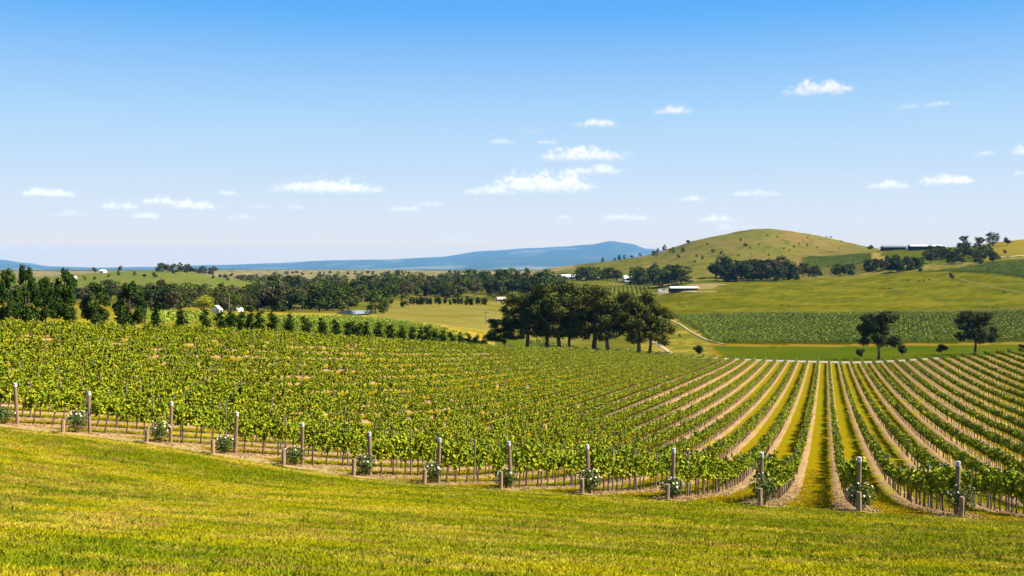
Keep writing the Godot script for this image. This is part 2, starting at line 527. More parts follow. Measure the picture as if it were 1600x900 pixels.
func vine_trunk(seed_: int, sides: int, into: Shape = null) -> Shape:
	rng.seed = seed_
	var s := into if into else Shape.new()
	var bark := Color(0.075, 0.052, 0.035)
	var lean := rng.randf_range(-0.16, 0.16)
	var bow := rng.randf_range(-0.07, 0.07)
	s.tube([Vector3(0, -0.12, 0), Vector3(bow, 0.3, lean * 0.4), Vector3(bow * 0.4, 0.68, lean * 0.9), Vector3(0, 0.98, lean)], [0.05, 0.038, 0.034, 0.03], sides, bark)
	if sides > 3:
		s.tube([Vector3(0, 0.96, lean), Vector3(0, 1.02, -0.35), Vector3(0.02, 1.01, -0.85)], [0.026, 0.02, 0.015], sides, bark)
		s.tube([Vector3(0, 0.96, lean), Vector3(0, 1.03, 0.4), Vector3(-0.02, 1.01, 0.85)], [0.026, 0.02, 0.015], sides, bark)
	return s

func row_basis(u: float, v: float) -> Basis:
	var slope := (uv_at(u, v + 0.8).y - uv_at(u, v - 0.8).y) / 1.6
	var back := Vector3(-ROW_S, -slope, ROW_C).normalized()
	var right := Vector3(ROW_C, 0, ROW_S)
	return Basis(right, back.cross(right).normalized(), back)

const ORD := ["first", "second", "third", "fourth", "fifth", "sixth", "seventh", "eighth", "ninth", "tenth", "eleventh", "twelfth", "thirteenth"]

func in_row(what: String, n: int, k: int) -> String:
	if k >= -11 and k <= 1: return "%s %s behind the %s tall end post from the left" % [nth(n), what, ORD[k + 11]]
	if k > 1: return "%s %s of the %s row right of the last tall end post" % [nth(n), what, ORD[k - 2]]
	return "%s %s in the %s row above the first end post" % [nth(n), what, ORD[-12 - k]]

func build_vines():
	var near := []
	var trunks := []
	var whole := []
	for i in 10: near.append(vine_foliage(100 + i, 470, 0.15).mesh())
	for i in 5: trunks.append(vine_trunk(200 + i, 5).mesh())
	for i in 8: whole.append(vine_trunk(300 + i, 4, vine_foliage(310 + i, 440, 0.17, 0.9)).mesh())
	var far := []
	for i in 6: far.append(vine_trunk(400 + i, 3, vine_foliage(410 + i, 250, 0.21, 0.8)).mesh())
	rng.seed = 77
	var spots := []
	var stakes := []
	for k in range(-26, 22):
		var u := row_u(k)
		var v := post_v(k) + 0.95
		var n := 0
		while v < ROW_END:
			var x := u * ROW_C + v * ROW_S
			var d := -u * ROW_S + v * ROW_C
			var px := 800.0 + FOCAL * x / d
			if d > 20.0 and px > -150.0 - 5000.0 / d and px < 1720.0 + 9000.0 / d:
				var gone := rng.randf() < 0.03
				if not gone: spots.append([d if px > 10 and px < 1590 else d + 1000.0, k, u + rng.randfn(0, 0.04), v + rng.randfn(0, 0.1), d])
				if n % 4 == 2: stakes.append([d if px > 5 and px < 1595 else d + 1000.0, k, u, v + 0.75, d])
			n += 1
			v += 1.55
	spots.sort_custom(func(p, q): return p[0] < q[0])
	stakes.sort_custom(func(p, q): return p[0] < q[0])
	var mid_t := []
	var mid_c := []
	var far_t := []
	var far_c := []
	for i in 8: mid_t.append([]); mid_c.append([])
	for i in 6: far_t.append([]); far_c.append([])
	var count := {}
	var order := {}
	for i in 300: order.get_or_add(spots[i][1], []).append(spots[i][3])
	for k in order: order[k].sort()
	for i in spots.size():
		var q = spots[i]
		var b := row_basis(q[2], q[3])
		if rng.randf() < 0.5: b = b * Basis(Vector3.UP, PI)
		var sc := rng.randf_range(0.86, 1.1) if rng.randf() > 0.05 else rng.randf_range(0.62, 0.8)
		if i < 300:
			var o := thing("grapevine", uv_at(q[2], q[3], 0.03), in_row("leafy green grapevine", order[q[1]].find(q[3]) + 1, q[1]), "grapevine", "grapevines at the near ends of the rows")
			o.basis = b.scaled(Vector3.ONE * sc)
			part("trunk", trunks[rng.randi() % trunks.size()], M.bark, o)
			part("foliage", near[rng.randi() % near.size()], M.leaf, o)
		else:
			var tint := rng.randf_range(0.86, 1.14)
			var col := Color(tint * rng.randf_range(0.95, 1.08), tint, tint)
			var tr := Transform3D(b.scaled(Vector3.ONE * sc), uv_at(q[2], q[3], 0.03))
			if q[4] < 150.0:
				var j := rng.randi() % 8
				mid_t[j].append(tr); mid_c[j].append(col)
			else:
				var j := rng.randi() % 6
				far_t[j].append(tr); far_c[j].append(col)
	var rest := Node3D.new()
	rest.name = "grapevine_rows"
	add_child(rest)
	tag(rest, "long rows of green grapevines running down into the valley", "vineyard", "", "stuff")
	for i in 8: multi("vines", whole[i], M.leaf, mid_t[i], mid_c[i], rest)
	for i in 6: multi("vines", far[i], M.leaf, far_t[i], far_c[i], rest)
	# trellis stakes inside the rows
	var stake := Shape.new()
	stake.tube([Vector3(0, -0.3, 0), Vector3(0, 1.0, 0), Vector3(0, 1.98, 0)], [0.042, 0.04, 0.038], 7, Color(0.25, 0.205, 0.155))
	var stake_mesh := stake.mesh()
	var rest_t := []
	for i in stakes.size():
		var q = stakes[i]
		var tilt := Basis.from_euler(Vector3(rng.randfn(0, 0.025), rng.randf() * TAU, rng.randfn(0, 0.025)))
		if i < 110:
			count[q[1]] = count.get(q[1], 0) + 1
			var o := part("trellis_post", stake_mesh, M.timber, self)
			o.transform = Transform3D(tilt, uv_at(q[2], q[3]))
			tag(o, in_row("thin trellis post", count[q[1]], q[1]), "post", "thin trellis posts among the near vines")
		else:
			rest_t.append(Transform3D(tilt, uv_at(q[2], q[3])))
	var rp := Node3D.new()
	rp.name = "trellis_posts"
	add_child(rp)
	tag(rp, "many thin trellis posts standing along the farther vine rows", "posts", "", "stuff")
	multi("posts", stake_mesh, M.timber, rest_t, [], rp)

func post_mesh(h: float, r: float, seed_: int, low: float, high: float, col: Color) -> ArrayMesh:
	rng.seed = seed_
	var s := Shape.new()
	var sides := 12
	var rows := [low, lerpf(low, high, 0.3), lerpf(low, high, 0.7), high - r * 0.25, high]
	for i in rows.size():
		for j in sides:
			var a := TAU * j / sides
			var q := r * (1.0 + rng.randf_range(-0.06, 0.06)) * (0.86 if i == rows.size() - 1 and high >= h else 1.0)
			s.v.append(Vector3(cos(a) * q, rows[i], sin(a) * q))
			s.c.append(jitter(col, 0.18))
	for i in rows.size() - 1:
		for j in sides:
			var p := i * sides
			var j2 := (j + 1) % sides
			s.ix.append_array([p + j, p + sides + j, p + sides + j2, p + j, p + sides + j2, p + j2])
	var top := s.v.size()
	s.v.append(Vector3(0, rows[-1], 0)); s.c.append(col)
	var p := (rows.size() - 1) * sides
	for j in sides: s.ix.append_array([p + j, top, p + (j + 1) % sides])
	return s.mesh()

func build_row_ends():
	for k in range(-11, 2):
		var n := k + 11
		var u := row_u(k)
		var v := post_v(k)
		var h := 1.92
		var o := thing("end_post", uv_at(u, v), "%s tall timber end post from the left with pale painted top" % ORD[n], "post", "tall end posts of the vine rows")
		rng.seed = 500 + n
		o.rotation = Vector3(rng.randfn(0, 0.02), rng.randf() * TAU, rng.randfn(0, 0.045))
		part("shaft", post_mesh(h, 0.078, 510 + n, -0.4, h - 0.17, Color(0.33, 0.22, 0.13)), M.timber, o)
		part("painted_top", post_mesh(h, 0.08, 540 + n, h - 0.17, h, Color(0.66, 0.63, 0.58)), M.timber, o)
		var sv: float = v - STUMP_BACK[k]
		var st := part("anchor_post", post_mesh(0.72, 0.085, 560 + n, -0.3, 0.66 + rng.randf_range(-0.06, 0.1), Color(0.4, 0.28, 0.16)), M.timber, self)
		st.position = uv_at(u, sv)
		st.rotation = Vector3(rng.randfn(0, 0.03), rng.randf() * TAU, rng.randfn(0, 0.03))
		tag(st, "short round anchor post in front of the %s tall end post from the left" % ORD[n], "post", "short anchor posts at the row ends")
		# stay wire from the anchor to the end post
		var w := Shape.new()
		var a := uv_at(u, sv, 0.58)
		var b := uv_at(u, v, 1.55)
		w.tube([Vector3.ZERO, b - a], [0.0025, 0.0025], 4, Color(0.12, 0.115, 0.11))
		var wi := part("stay_wire", w.mesh(), M.wire, self)
		wi.position = a
		tag(wi, "thin stay wire tied to the %s tall end post from the left" % ORD[n], "wire", "stay wires at the row ends")
		rose_bush(k, u + rng.randf_range(0.0, 0.15), lerpf(sv, v, 0.5), 600 + n)

func rose_bush(k: int, u: float, v: float, seed_: int):
	rng.seed = seed_
	var n := k + 11
	var o := thing("rose_bush", uv_at(u, v), "rose bush with white blooms beside the %s tall end post from the left" % ORD[n], "rose bush", "rose bushes at the row ends")
	var wide := rng.randf_range(0.42, 0.55)
	var tall := rng.randf_range(0.85, 1.08)
	if k >= -1: tall *= 1.15
	var s := Shape.new()
	for i in 620:
		var p := ball() * pow(rng.randf(), 0.4)
		p = Vector3(p.x * wide, tall * (0.55 + p.y * 0.42), p.z * wide)
		p += Vector3(sin(i * 1.3) * 0.06, 0, cos(i * 2.1) * 0.06)
		var c := jitter(Color(0.035, 0.062, 0.014).lerp(Color(0.09, 0.13, 0.025), pow(rng.randf(), 2.0)), 0.2)
		s.leaf(p, (p - Vector3(0, tall * 0.5, 0)).normalized() + ball() * 0.7, ball(), rng.randf_range(0.06, 0.11), rng.randf_range(0.045, 0.08), c)
	part("foliage", s.mesh(), M.leaf, o)
	var st := Shape.new()
	for i in 9:
		var e := ball() * 0.7
		st.tube([Vector3(e.x * 0.05, -0.1, e.z * 0.05), Vector3(e.x * wide * 0.5, tall * 0.45, e.z * wide * 0.5), Vector3(e.x * wide, tall * (0.8 + 0.15 * absf(e.y)), e.z * wide)], [0.012, 0.009, 0.005], 4, Color(0.09, 0.07, 0.035))
	part("stems", st.mesh(), M.bark, o)
	var f := Shape.new()
	for i in rng.randi_range(8, 18):
		var q := ball()
		q.y = absf(q.y) * 0.8 + 0.1
		var p := Vector3(q.x * wide * 1.02, tall * (0.55 + q.y * 0.45), q.z * wide * 1.02)
		var c := Color(0.8, 0.74, 0.62) if rng.randf() < 0.7 else Color(0.7, 0.6, 0.4)
		for j in 7: f.leaf(p + ball() * 0.022, q + ball() * 0.6, ball(), 0.06, 0.055, jitter(c, 0.06))
	part("blossoms", f.mesh(), M.petal, o)

# ---------------------------------------------------------------- trees
# a tree one metre high: trunk with limbs, and a crown of leaf clumps gathered in tufts round the ends of the limbs
func tree_kit(seed_: int, form: String, leaves: int, size: float, dark: Color, light: Color, bark: Color, clear: float) -> Array:
	rng.seed = seed_
	var tufts := []
	match form:
		"gum":
			for i in 26:
				var a := i * 2.4 + rng.randf() * 1.2
				var y := rng.randf_range(clear + 0.02, 0.93)
				var t := (y - clear) / (1.0 - clear)
				var reach := 0.37 * sqrt(maxf(0.06, 1.0 - pow(t * 1.35 - 0.42, 2.0))) * sqrt(rng.randf_range(0.15, 1.0))
				var r := rng.randf_range(0.085, 0.135)
				tufts.append([Vector3(cos(a) * reach, y, sin(a) * reach), Vector3(r, r * 0.72, r)])
			for i in 4: tufts.append([Vector3(rng.randfn(0, 0.07), lerpf(clear, 1.0, 0.3 + i * 0.18), rng.randfn(0, 0.07)), Vector3(0.15, 0.1, 0.15)])
		"spread":
			for i in 34:
				var a := i * 2.4 + rng.randf()
				var y := rng.randf_range(clear, 0.93)
				var t := (y - clear) / (1.0 - clear)
				var reach := 0.42 * sqrt(maxf(0.05, 1.0 - pow(t * 1.2 - 0.35, 2.0))) * sqrt(rng.randf_range(0.2, 1.0))
				var r := rng.randf_range(0.08, 0.13)
				tufts.append([Vector3(cos(a) * reach, y, sin(a) * reach), Vector3(r * 1.15, r * 0.75, r * 1.15)])
			for i in 7: tufts.append([Vector3(rng.randfn(0, 0.1), lerpf(clear + 0.12, 0.9, i / 6.0), rng.randfn(0, 0.1)), Vector3(0.17, 0.1, 0.17)])
		"round":
			for i in 14:
				var p := ball() * rng.randf_range(0.25, 0.85)
				tufts.append([Vector3(p.x * 0.38, lerpf(clear, 1.0, 0.5) + p.y * (1.0 - clear) * 0.36, p.z * 0.38), Vector3.ONE * rng.randf_range(0.13, 0.2)])
		"egg":
			for i in 30:
				var y := rng.randf_range(clear, 0.95)
				var t := (y - clear) / (1.0 - clear)
				var a := i * 2.4 + rng.randf()
				var reach := 0.33 * pow(sin(PI * clampf(t * 0.82 + 0.13, 0.0, 1.0)), 0.8) * (1.0 - 0.45 * t) * rng.randf_range(0.45, 1.0)
				var r := lerpf(0.12, 0.055, t)
				tufts.append([Vector3(cos(a) * reach, y, sin(a) * reach), Vector3(r, r * 1.2, r)])
			for i in 5: tufts.append([Vector3(rng.randfn(0, 0.05), rng.randf_range(0.85, 0.98), rng.randfn(0, 0.05)), Vector3(0.035, 0.07, 0.035)])
		"column":
			for i in 16:
				var t := (i + rng.randf()) / 16.0
				var y := lerpf(clear, 0.95, t)
				var r := 0.105 * pow(sin(PI * clampf(t * 0.8 + 0.18, 0.0, 1.0)), 0.6) + 0.02
				tufts.append([Vector3(rng.randfn(0, 0.035), y, rng.randfn(0, 0.035)), Vector3(r, r * 0.9, r) * rng.randf_range(0.85, 1.2)])
	var crown := Shape.new()
	var weight := []
	var total := 0.0
	for t in tufts:
		total += t[1].x * t[1].x
		weight.append(total)
	for i in leaves:
		var pick := rng.randf() * total
		var j := 0
		while weight[j] < pick: j += 1
		var q := ball()
		var e: Vector3 = tufts[j][1]
		var p: Vector3 = tufts[j][0] + Vector3(q.x * e.x, q.y * e.y, q.z * e.z) * pow(rng.randf(), 0.35) * (1.0 + rng.randfn(0, 0.1))
		var col := jitter(dark.lerp(light, pow(rng.randf(), 1.6)), 0.2)
		crown.leaf(p, (q + Vector3(0, 0.35, 0) + ball() * 0.6).normalized(), ball(), size * rng.randf_range(0.7, 1.5), size * rng.randf_range(0.5, 1.0), col)
	var trunk := Shape.new()
	var fork := lerpf(clear, 1.0, 0.12)
	var thick := 0.028 if form in ["gum", "spread"] else 0.02
	trunk.tube([Vector3(0, -0.03, 0), Vector3(0.006, fork * 0.25, 0), Vector3(-0.008, fork * 0.7, 0.006), Vector3(0, fork, 0), Vector3(0.01, lerpf(fork, 1.0, 0.5), 0), Vector3(0, 0.86, 0)], [thick * 1.35, thick, thick * 0.85, thick * 0.75, thick * 0.4, 0.004], 8, bark)
	var limbs := 0
	for t in tufts:
		if limbs >= 11 or form == "column": break
		var p: Vector3 = t[0]
		if Vector2(p.x, p.z).length() < 0.05: continue
		limbs += 1
		var root := Vector3(0, clampf(p.y - Vector2(p.x, p.z).length() * 0.9, fork * 0.85, 0.8), 0)
		trunk.tube([root, root.lerp(p, 0.5) + Vector3(0, -0.02, 0), p], [thick * 0.5, thick * 0.3, thick * 0.1], 5, bark)
	return [trunk.mesh(), crown.mesh()]

func plant(called: String, kit: Array, at: Vector3, tall: float, turn: float, label: String, category: String, group := "", wide := 1.0) -> Node3D:
	var o := thing(called, at, label, category, group)
	o.rotation.y = turn
	o.scale = Vector3(tall * wide, tall, tall * wide)
	part("trunk", kit[0], M.bark, o)
	part("crown", kit[1], M.foliage, o)
	return o

func metres(px: float, at: Vector3) -> float:
	return px * -at.z / FOCAL

func build_trees():
	var gum_d := Color(0.03, 0.042, 0.012)
	var gum_l := Color(0.105, 0.108, 0.016)
	var grey := Color(0.16, 0.135, 0.11)
	var gums := []
	for i in 6: gums.append(tree_kit(1000 + i, "gum", 8500, 0.03, gum_d, gum_l, grey, 0.25))
	var spreads := []
	for i in 2: spreads.append(tree_kit(1100 + i, "spread", 11000, 0.034, Color(0.022, 0.032, 0.012), Color(0.075, 0.08, 0.022), grey * 0.7, 0.3))
	var eggs := []
	for i in 4: eggs.append(tree_kit(1200 + i, "egg", 4200, 0.042, Color(0.014, 0.032, 0.008), Color(0.05, 0.085, 0.014), grey * 0.5, 0.17))
	var columns := []
	for i in 5: columns.append(tree_kit(1300 + i, "column", 900, 0.05, Color(0.007, 0.017, 0.004), Color(0.022, 0.04, 0.007), grey * 0.5, 0.04))
	var rounds := []
	for i in 4: rounds.append(tree_kit(1400 + i, "round", 3200, 0.05, Color(0.012, 0.026, 0.01), Color(0.045, 0.065, 0.016), grey * 0.6, 0.0))
	var lime := tree_kit(1450, "round", 2600, 0.045, Color(0.16, 0.19, 0.015), Color(0.32, 0.33, 0.03), grey, 0.1)
	var belt := []
	var pal := [[Color(0.022, 0.035, 0.012), Color(0.075, 0.095, 0.02)], [Color(0.035, 0.038, 0.018), Color(0.1, 0.085, 0.035)], [Color(0.03, 0.05, 0.012), Color(0.12, 0.15, 0.025)], [Color(0.016, 0.028, 0.012), Color(0.05, 0.065, 0.018)]]
	for i in 8: belt.append(tree_kit(1500 + i, ["gum", "round", "spread", "round"][i % 4] if i < 6 else "egg", 1300, 0.064, pal[i % 4][0], pal[i % 4][1], grey * 0.7, [0.08, 0.02, 0.1, 0.03][i % 4]))

	# the grove of tall gums at the far end of the rows: picture column, row of the foot, row of the top, width
	var grove := [[788, 545, 494, 1.3], [824, 548, 457, 1.25], [855, 550, 450, 1.1], [873, 552, 444, 1.1], [889, 553, 472, 1.05], [929, 558, 449, 1.25], [949, 559, 468, 1.2], [998, 561, 461, 1.1], [1016, 559, 474, 1.15]]
	var where := ["low dense tree at the left end of the gum grove", "gum with a pale trunk second from the left in the grove", "tall gum with brownish crown left of the grove's middle", "tallest leafy gum rising left of the gap in the grove", "smaller gum leaning out below its tall neighbours in the grove", "big gum with straight dark trunk at the middle of the grove", "gum crowding the right side of the grove's middle tree", "tall rounded dark gum near the right end of the grove", "last gum at the right end of the grove by the track"]
	for i in grove.size():
		var g = grove[i]
		# just past the row ends
		var d: float = (369.0 + (i % 3) * 3.0) / (ROW_C + (g[0] - 800.0) / FOCAL * ROW_S)
		var at := on_ground((g[0] - 800.0) / FOCAL * d, d)
		var tall: float = metres(g[1] - g[2], at)
		plant("gum_tree", gums[i % 6] if i > 0 else spreads[1], at, tall, i * 1.9, where[i], "tree", "gum trees of the grove", g[3])
	# two paddock trees and the round bushes between them
	var at := seen(1373, 561.5, 330.0)
	plant("paddock_tree", spreads[0], at, metres(76, at), 0.6, "dark spreading gum with bare forked trunk left of its twin on the paddock", "tree", "two paddock gums", 0.95)
	at = seen(1524, 553, 330.0)
	plant("paddock_tree", spreads[1], at, metres(68, at), 2.2, "dark spreading gum near the right edge beyond the vine rows", "tree", "two paddock gums", 1.0)
	var bush := [[1343, 559, 17, "dark bush left of the left paddock gum"], [1410, 557, 21, "dark bush just right of the left paddock gum"], [1471, 554, 20, "dark rounded bush midway between the two paddock gums"], [1597, 548, 12, "dark bush at the right edge past the paddock gums"], [1091, 555, 19, "dark round bush right of the gum grove by the track"]]
	for i in bush.size():
		at = seen(bush[i][0], bush[i][1], 330.0)
		plant("round_bush", rounds[i % 4], at, metres(bush[i][2], at), i * 1.3, bush[i][3], "bush", "round bushes beyond the rows", 1.15)
	# conical dark trees on the crest at the left
	var cone := [[12, 494, 418, 0.75, "leftmost dark tree of the row on the crest"], [40, 495, 415, 0.75, "second dark tree from the left on the crest"], [71, 494, 432, 0.8, "shorter dark tree between two taller ones on the crest"], [101, 498, 419, 0.85, "tallest pointed dark tree on the crest at the left"], [150, 501, 441, 1.0, "bushy dark tree next to last in the crest row"], [203, 505, 440, 1.1, "broad dark tree last on the right of the crest row"]]
	for i in cone.size():
		var px: float = cone[i][0]
		var d := 101.5 / (ROW_S - (px - 800.0) / FOCAL * ROW_C)
		at = on_ground((px - 800.0) / FOCAL * d, d)
		plant("crest_tree", eggs[i % 4], at, -(cone[i][2] - EYE_ROW) / FOCAL * d - at.y, i * 2.1, cone[i][4], "tree", "dark trees in a row on the left crest", cone[i][3])
	# the line of clipped column trees along the left side of the rows
	var cols := [[244, 35], [283, 33], [321, 31], [345, 29], [360, 32], [375, 28], [391, 30], [405, 27], [426, 27], [452, 26], [478, 25], [502, 24], [523, 22], [543, 22], [552, 20], [560, 18], [572, 20], [593, 20], [611, 20], [628, 18], [643, 17], [657, 17], [667, 20], [678, 16], [692, 17], [706, 15], [719, 16], [732, 15], [744, 15], [756, 14]]
	for i in cols.size():
		var px: float = cols[i][0]
		var d := 101.5 / (ROW_S - (px - 800.0) / FOCAL * ROW_C)
		at = on_ground((px - 800.0) / FOCAL * d, d, -0.05)
		var o := plant("column_tree", columns[i % 5], at, -(curve([244, 400, 560, 756], [508, 513, 525, 541], px) - cols[i][1] - minf(i * 0.35, 5.0) - EYE_ROW) / FOCAL * d - at.y, i * 1.7, "%s narrow dark column tree from the left beside the vine rows" % nth(i + 1), "tree", "column trees in a line beside the rows", 1.4)
	# tree belts of the valley and the hills: from column, to column, foot row from, to, height in rows from, to, how many, name, label
	var belts := [
		[205, 300, 480, 484, 30, 48, 18, "valley_tree", "dark valley belt left of the lime-green tree"],
		[335, 415, 482, 487, 32, 46, 17, "valley_tree", "dark valley belt right of the lime-green tree"],
		[415, 545, 478, 487, 32, 46, 34, "valley_tree", "dark valley belt left of the farm dam"],
		[200, 400, 464, 474, 14, 23, 32, "valley_tree", "back valley belt below the green hill"],
		[395, 600, 458, 472, 22, 34, 40, "valley_tree", "tall back belt right of the green hill"],
		[400, 700, 441, 450, 9, 16, 40, "far_tree", "far belt below the pale fields"],
		[560, 700, 454, 466, 20, 32, 36, "valley_tree", "dark belt behind the yellow paddock"],
		[690, 880, 448, 468, 22, 34, 50, "valley_tree", "dark belt left behind the gum grove"],
		[600, 870, 436, 446, 10, 18, 34, "far_tree", "distant belt above the yellow paddock"],
		[0, 235, 466, 474, 22, 34, 26, "valley_tree", "belt behind the dark crest trees"],
		[244, 335, 423, 428, 10, 16, 17, "hill_pine", "pine clump on top of the green hill"],
		[330, 420, 433, 442, 8, 12, 12, "hill_pine", "line on the right slope of the green hill"],
		[865, 905, 436, 439, 8, 11, 9, "yard_tree", "low screen before the long white farm roof"],
		[900, 968, 436, 440, 14, 22, 14, "yard_tree", "clump among the white farm buildings"],
		[985, 1065, 440, 448, 18, 32, 17, "yard_tree", "tall dark clump above the white winery"],
		[1115, 1245, 434, 440, 22, 37, 34, "hill_foot_tree", "dense belt at the foot of the big hill"],
		[1254, 1282, 432, 434, 18, 24, 4, "hill_foot_tree", "small clump right of the dense hill-foot belt"],
		[1304, 1336, 429, 432, 14, 20, 5, "hill_foot_tree", "small clump left of the climbing belt"],
		[1350, 1442, 416, 426, 14, 24, 20, "slope_tree", "belt climbing the slope below the sheds"],
		[1445, 1560, 400, 413, 14, 22, 24, "slope_tree", "belt right of the far power pole"],
		[940, 1130, 380, 412, 4, 10, 26, "hill_tree", "scatter on the left shoulder of the big hill"],
		[1130, 1340, 366, 402, 2, 5, 24, "hill_tree", "shrubs dotted over the face of the big hill"],
		[640, 760, 474, 477, 9, 14, 26, "orchard_tree", "clipped orchard row above the yellow paddock"],
		[430, 640, 424, 432, 4, 8, 20, "far_tree", "tiny scatter on the pale far fields"],
		[100, 245, 430, 440, 5, 10, 9, "far_tree", "scatter around the farmhouse on the green hill"],
	]
	rng.seed = 4242
	var turn := 0
	for b in belts:
		for i in b[6]:
			var px: float = lerpf(b[0], b[1], (i + rng.randf_range(0.0, 1.0)) / b[6])
			var py: float = rng.randf_range(b[2], b[3])
			at = seen(px, py, 300.0)
			var tall: float = minf(metres(rng.randf_range(b[4], b[5]), at), 26.0)
			turn += 1
			plant(b[7], belt[rng.randi() % 8] if b[7] != "orchard_tree" else columns[turn % 5], at, tall, turn * 1.1, "%s tree from the left in the %s" % [nth(i + 1), b[8]], "tree", b[8], rng.randf_range(1.0, 1.55) if b[7] != "orchard_tree" else 1.8)
	var single := [
		[272, 486, 38, 1, "large rounded dark tree left of the lime-green tree"], [587, 489, 39, 2, "tall olive tree on the bank right of the dam"], [600, 490, 24, 2, "smaller olive tree on the dam bank"],
		[612, 477, 13, 1, "small round dark tree on the green beyond the dam"], [631, 480, 23, 6, "dark conical tree on the green beyond the dam"], [663, 476, 15, 1, "round bush at the left end of the orchard trees"],
		[148, 424, 11, 1, "round tree on the skyline left of the farmhouse roof"], [188, 424, 11, 1, "round tree on the skyline of the green hill"], [243, 436, 9, 5, "lone tree in the middle of the green hill"],
		[1487, 438, 13, 1, "lone dark bush on the pasture below the right vineyard block"], [1360, 393, 12, 5, "tree on the skyline left of the long sheds"], [1506, 390, 22, 0, "tall tree on the ridge right of the sheds"], [1531, 396, 26, 0, "tall slender tree in the ridge belt right of the sheds"],
		[1551, 385, 23, 2, "flat-topped tree on the skyline near the right edge"], [1574, 384, 15, 1, "low tree on the skyline at the right edge"], [1570, 398, 9, 1, "small bush on the straw slope at the right edge"], [1062, 528, 7, 1, "small bush beside the dirt track"],
		[1165, 387, 9, 5, "lone tree on the bare face of the big hill"], [1419, 441, 4, 1, "tiny bush in the middle of the pasture"], [1569, 459, 5, 1, "tiny bush beside the boundary line at right"]]
	for q in single:
		at = seen(q[0], q[1], 300.0)
		plant("lone_tree", belt[q[3]], at, metres(q[2], at), q[0] * 0.37, q[4], "tree", "", 1.1)
	var scrub := [[1232, 479, "pasture left of the paddock gums"], [1380, 453, "upper pasture below the climbing belt"], [1442, 439, "upper pasture beside the power pole"], [1545, 482, "lower right corner of the pasture"], [1165, 492, "lower left edge of the pasture"], [1240, 494, "top edge of the hillside vineyard block"], [1070, 478, "pasture below the winery drive"]]
	rng.seed = 77
	for q in scrub:
		for i in 5:
			at = seen(q[0] + (i - 2) * 5.0 + rng.randf_range(-4, 4), q[1] + rng.randf_range(-2.5, 2.5), 300.0)
			plant("scrub_bush", rounds[i % 4], at, metres(rng.randf_range(1.4, 2.6), at), i * 1.4, "%s low scrub bush from the left on the %s" % [nth(i + 1), q[2]], "bush", "low scrub bushes on the pasture", 2.0)
	at = seen(318, 488, 300.0)
	plant("lime_tree", lime, at, metres(31, at), 0.4, "bright lime-green rounded tree in the valley at left", "tree", "", 1.45)

func nth(n: int) -> String:
	var e := "th"
	if n % 100 < 11 or n % 100 > 13: e = {1: "st", 2: "nd", 3: "rd"}.get(n % 10, "th")
	return "%d%s" % [n, e]

# ---------------------------------------------------------------- far vineyard blocks, as hedges
func hedge_mesh(seed_: int) -> ArrayMesh:
	rng.seed = seed_
	var s := Shape.new()
	for i in 70:
		var p := Vector3(rng.randfn(0, 0.3), rng.randf_range(0.5, 1.9), rng.randf_range(-1.9, 1.9))
		s.leaf(p, (Vector3(signf(p.x) * 0.4, 0.6, 0) + ball() * 0.8).normalized(), ball(), rng.randf_range(0.4, 0.7), rng.randf_range(0.3, 0.55), jitter(Color(0.07, 0.115, 0.012).lerp(Color(0.14, 0.18, 0.02), rng.randf()), 0.2))
	return s.mesh()

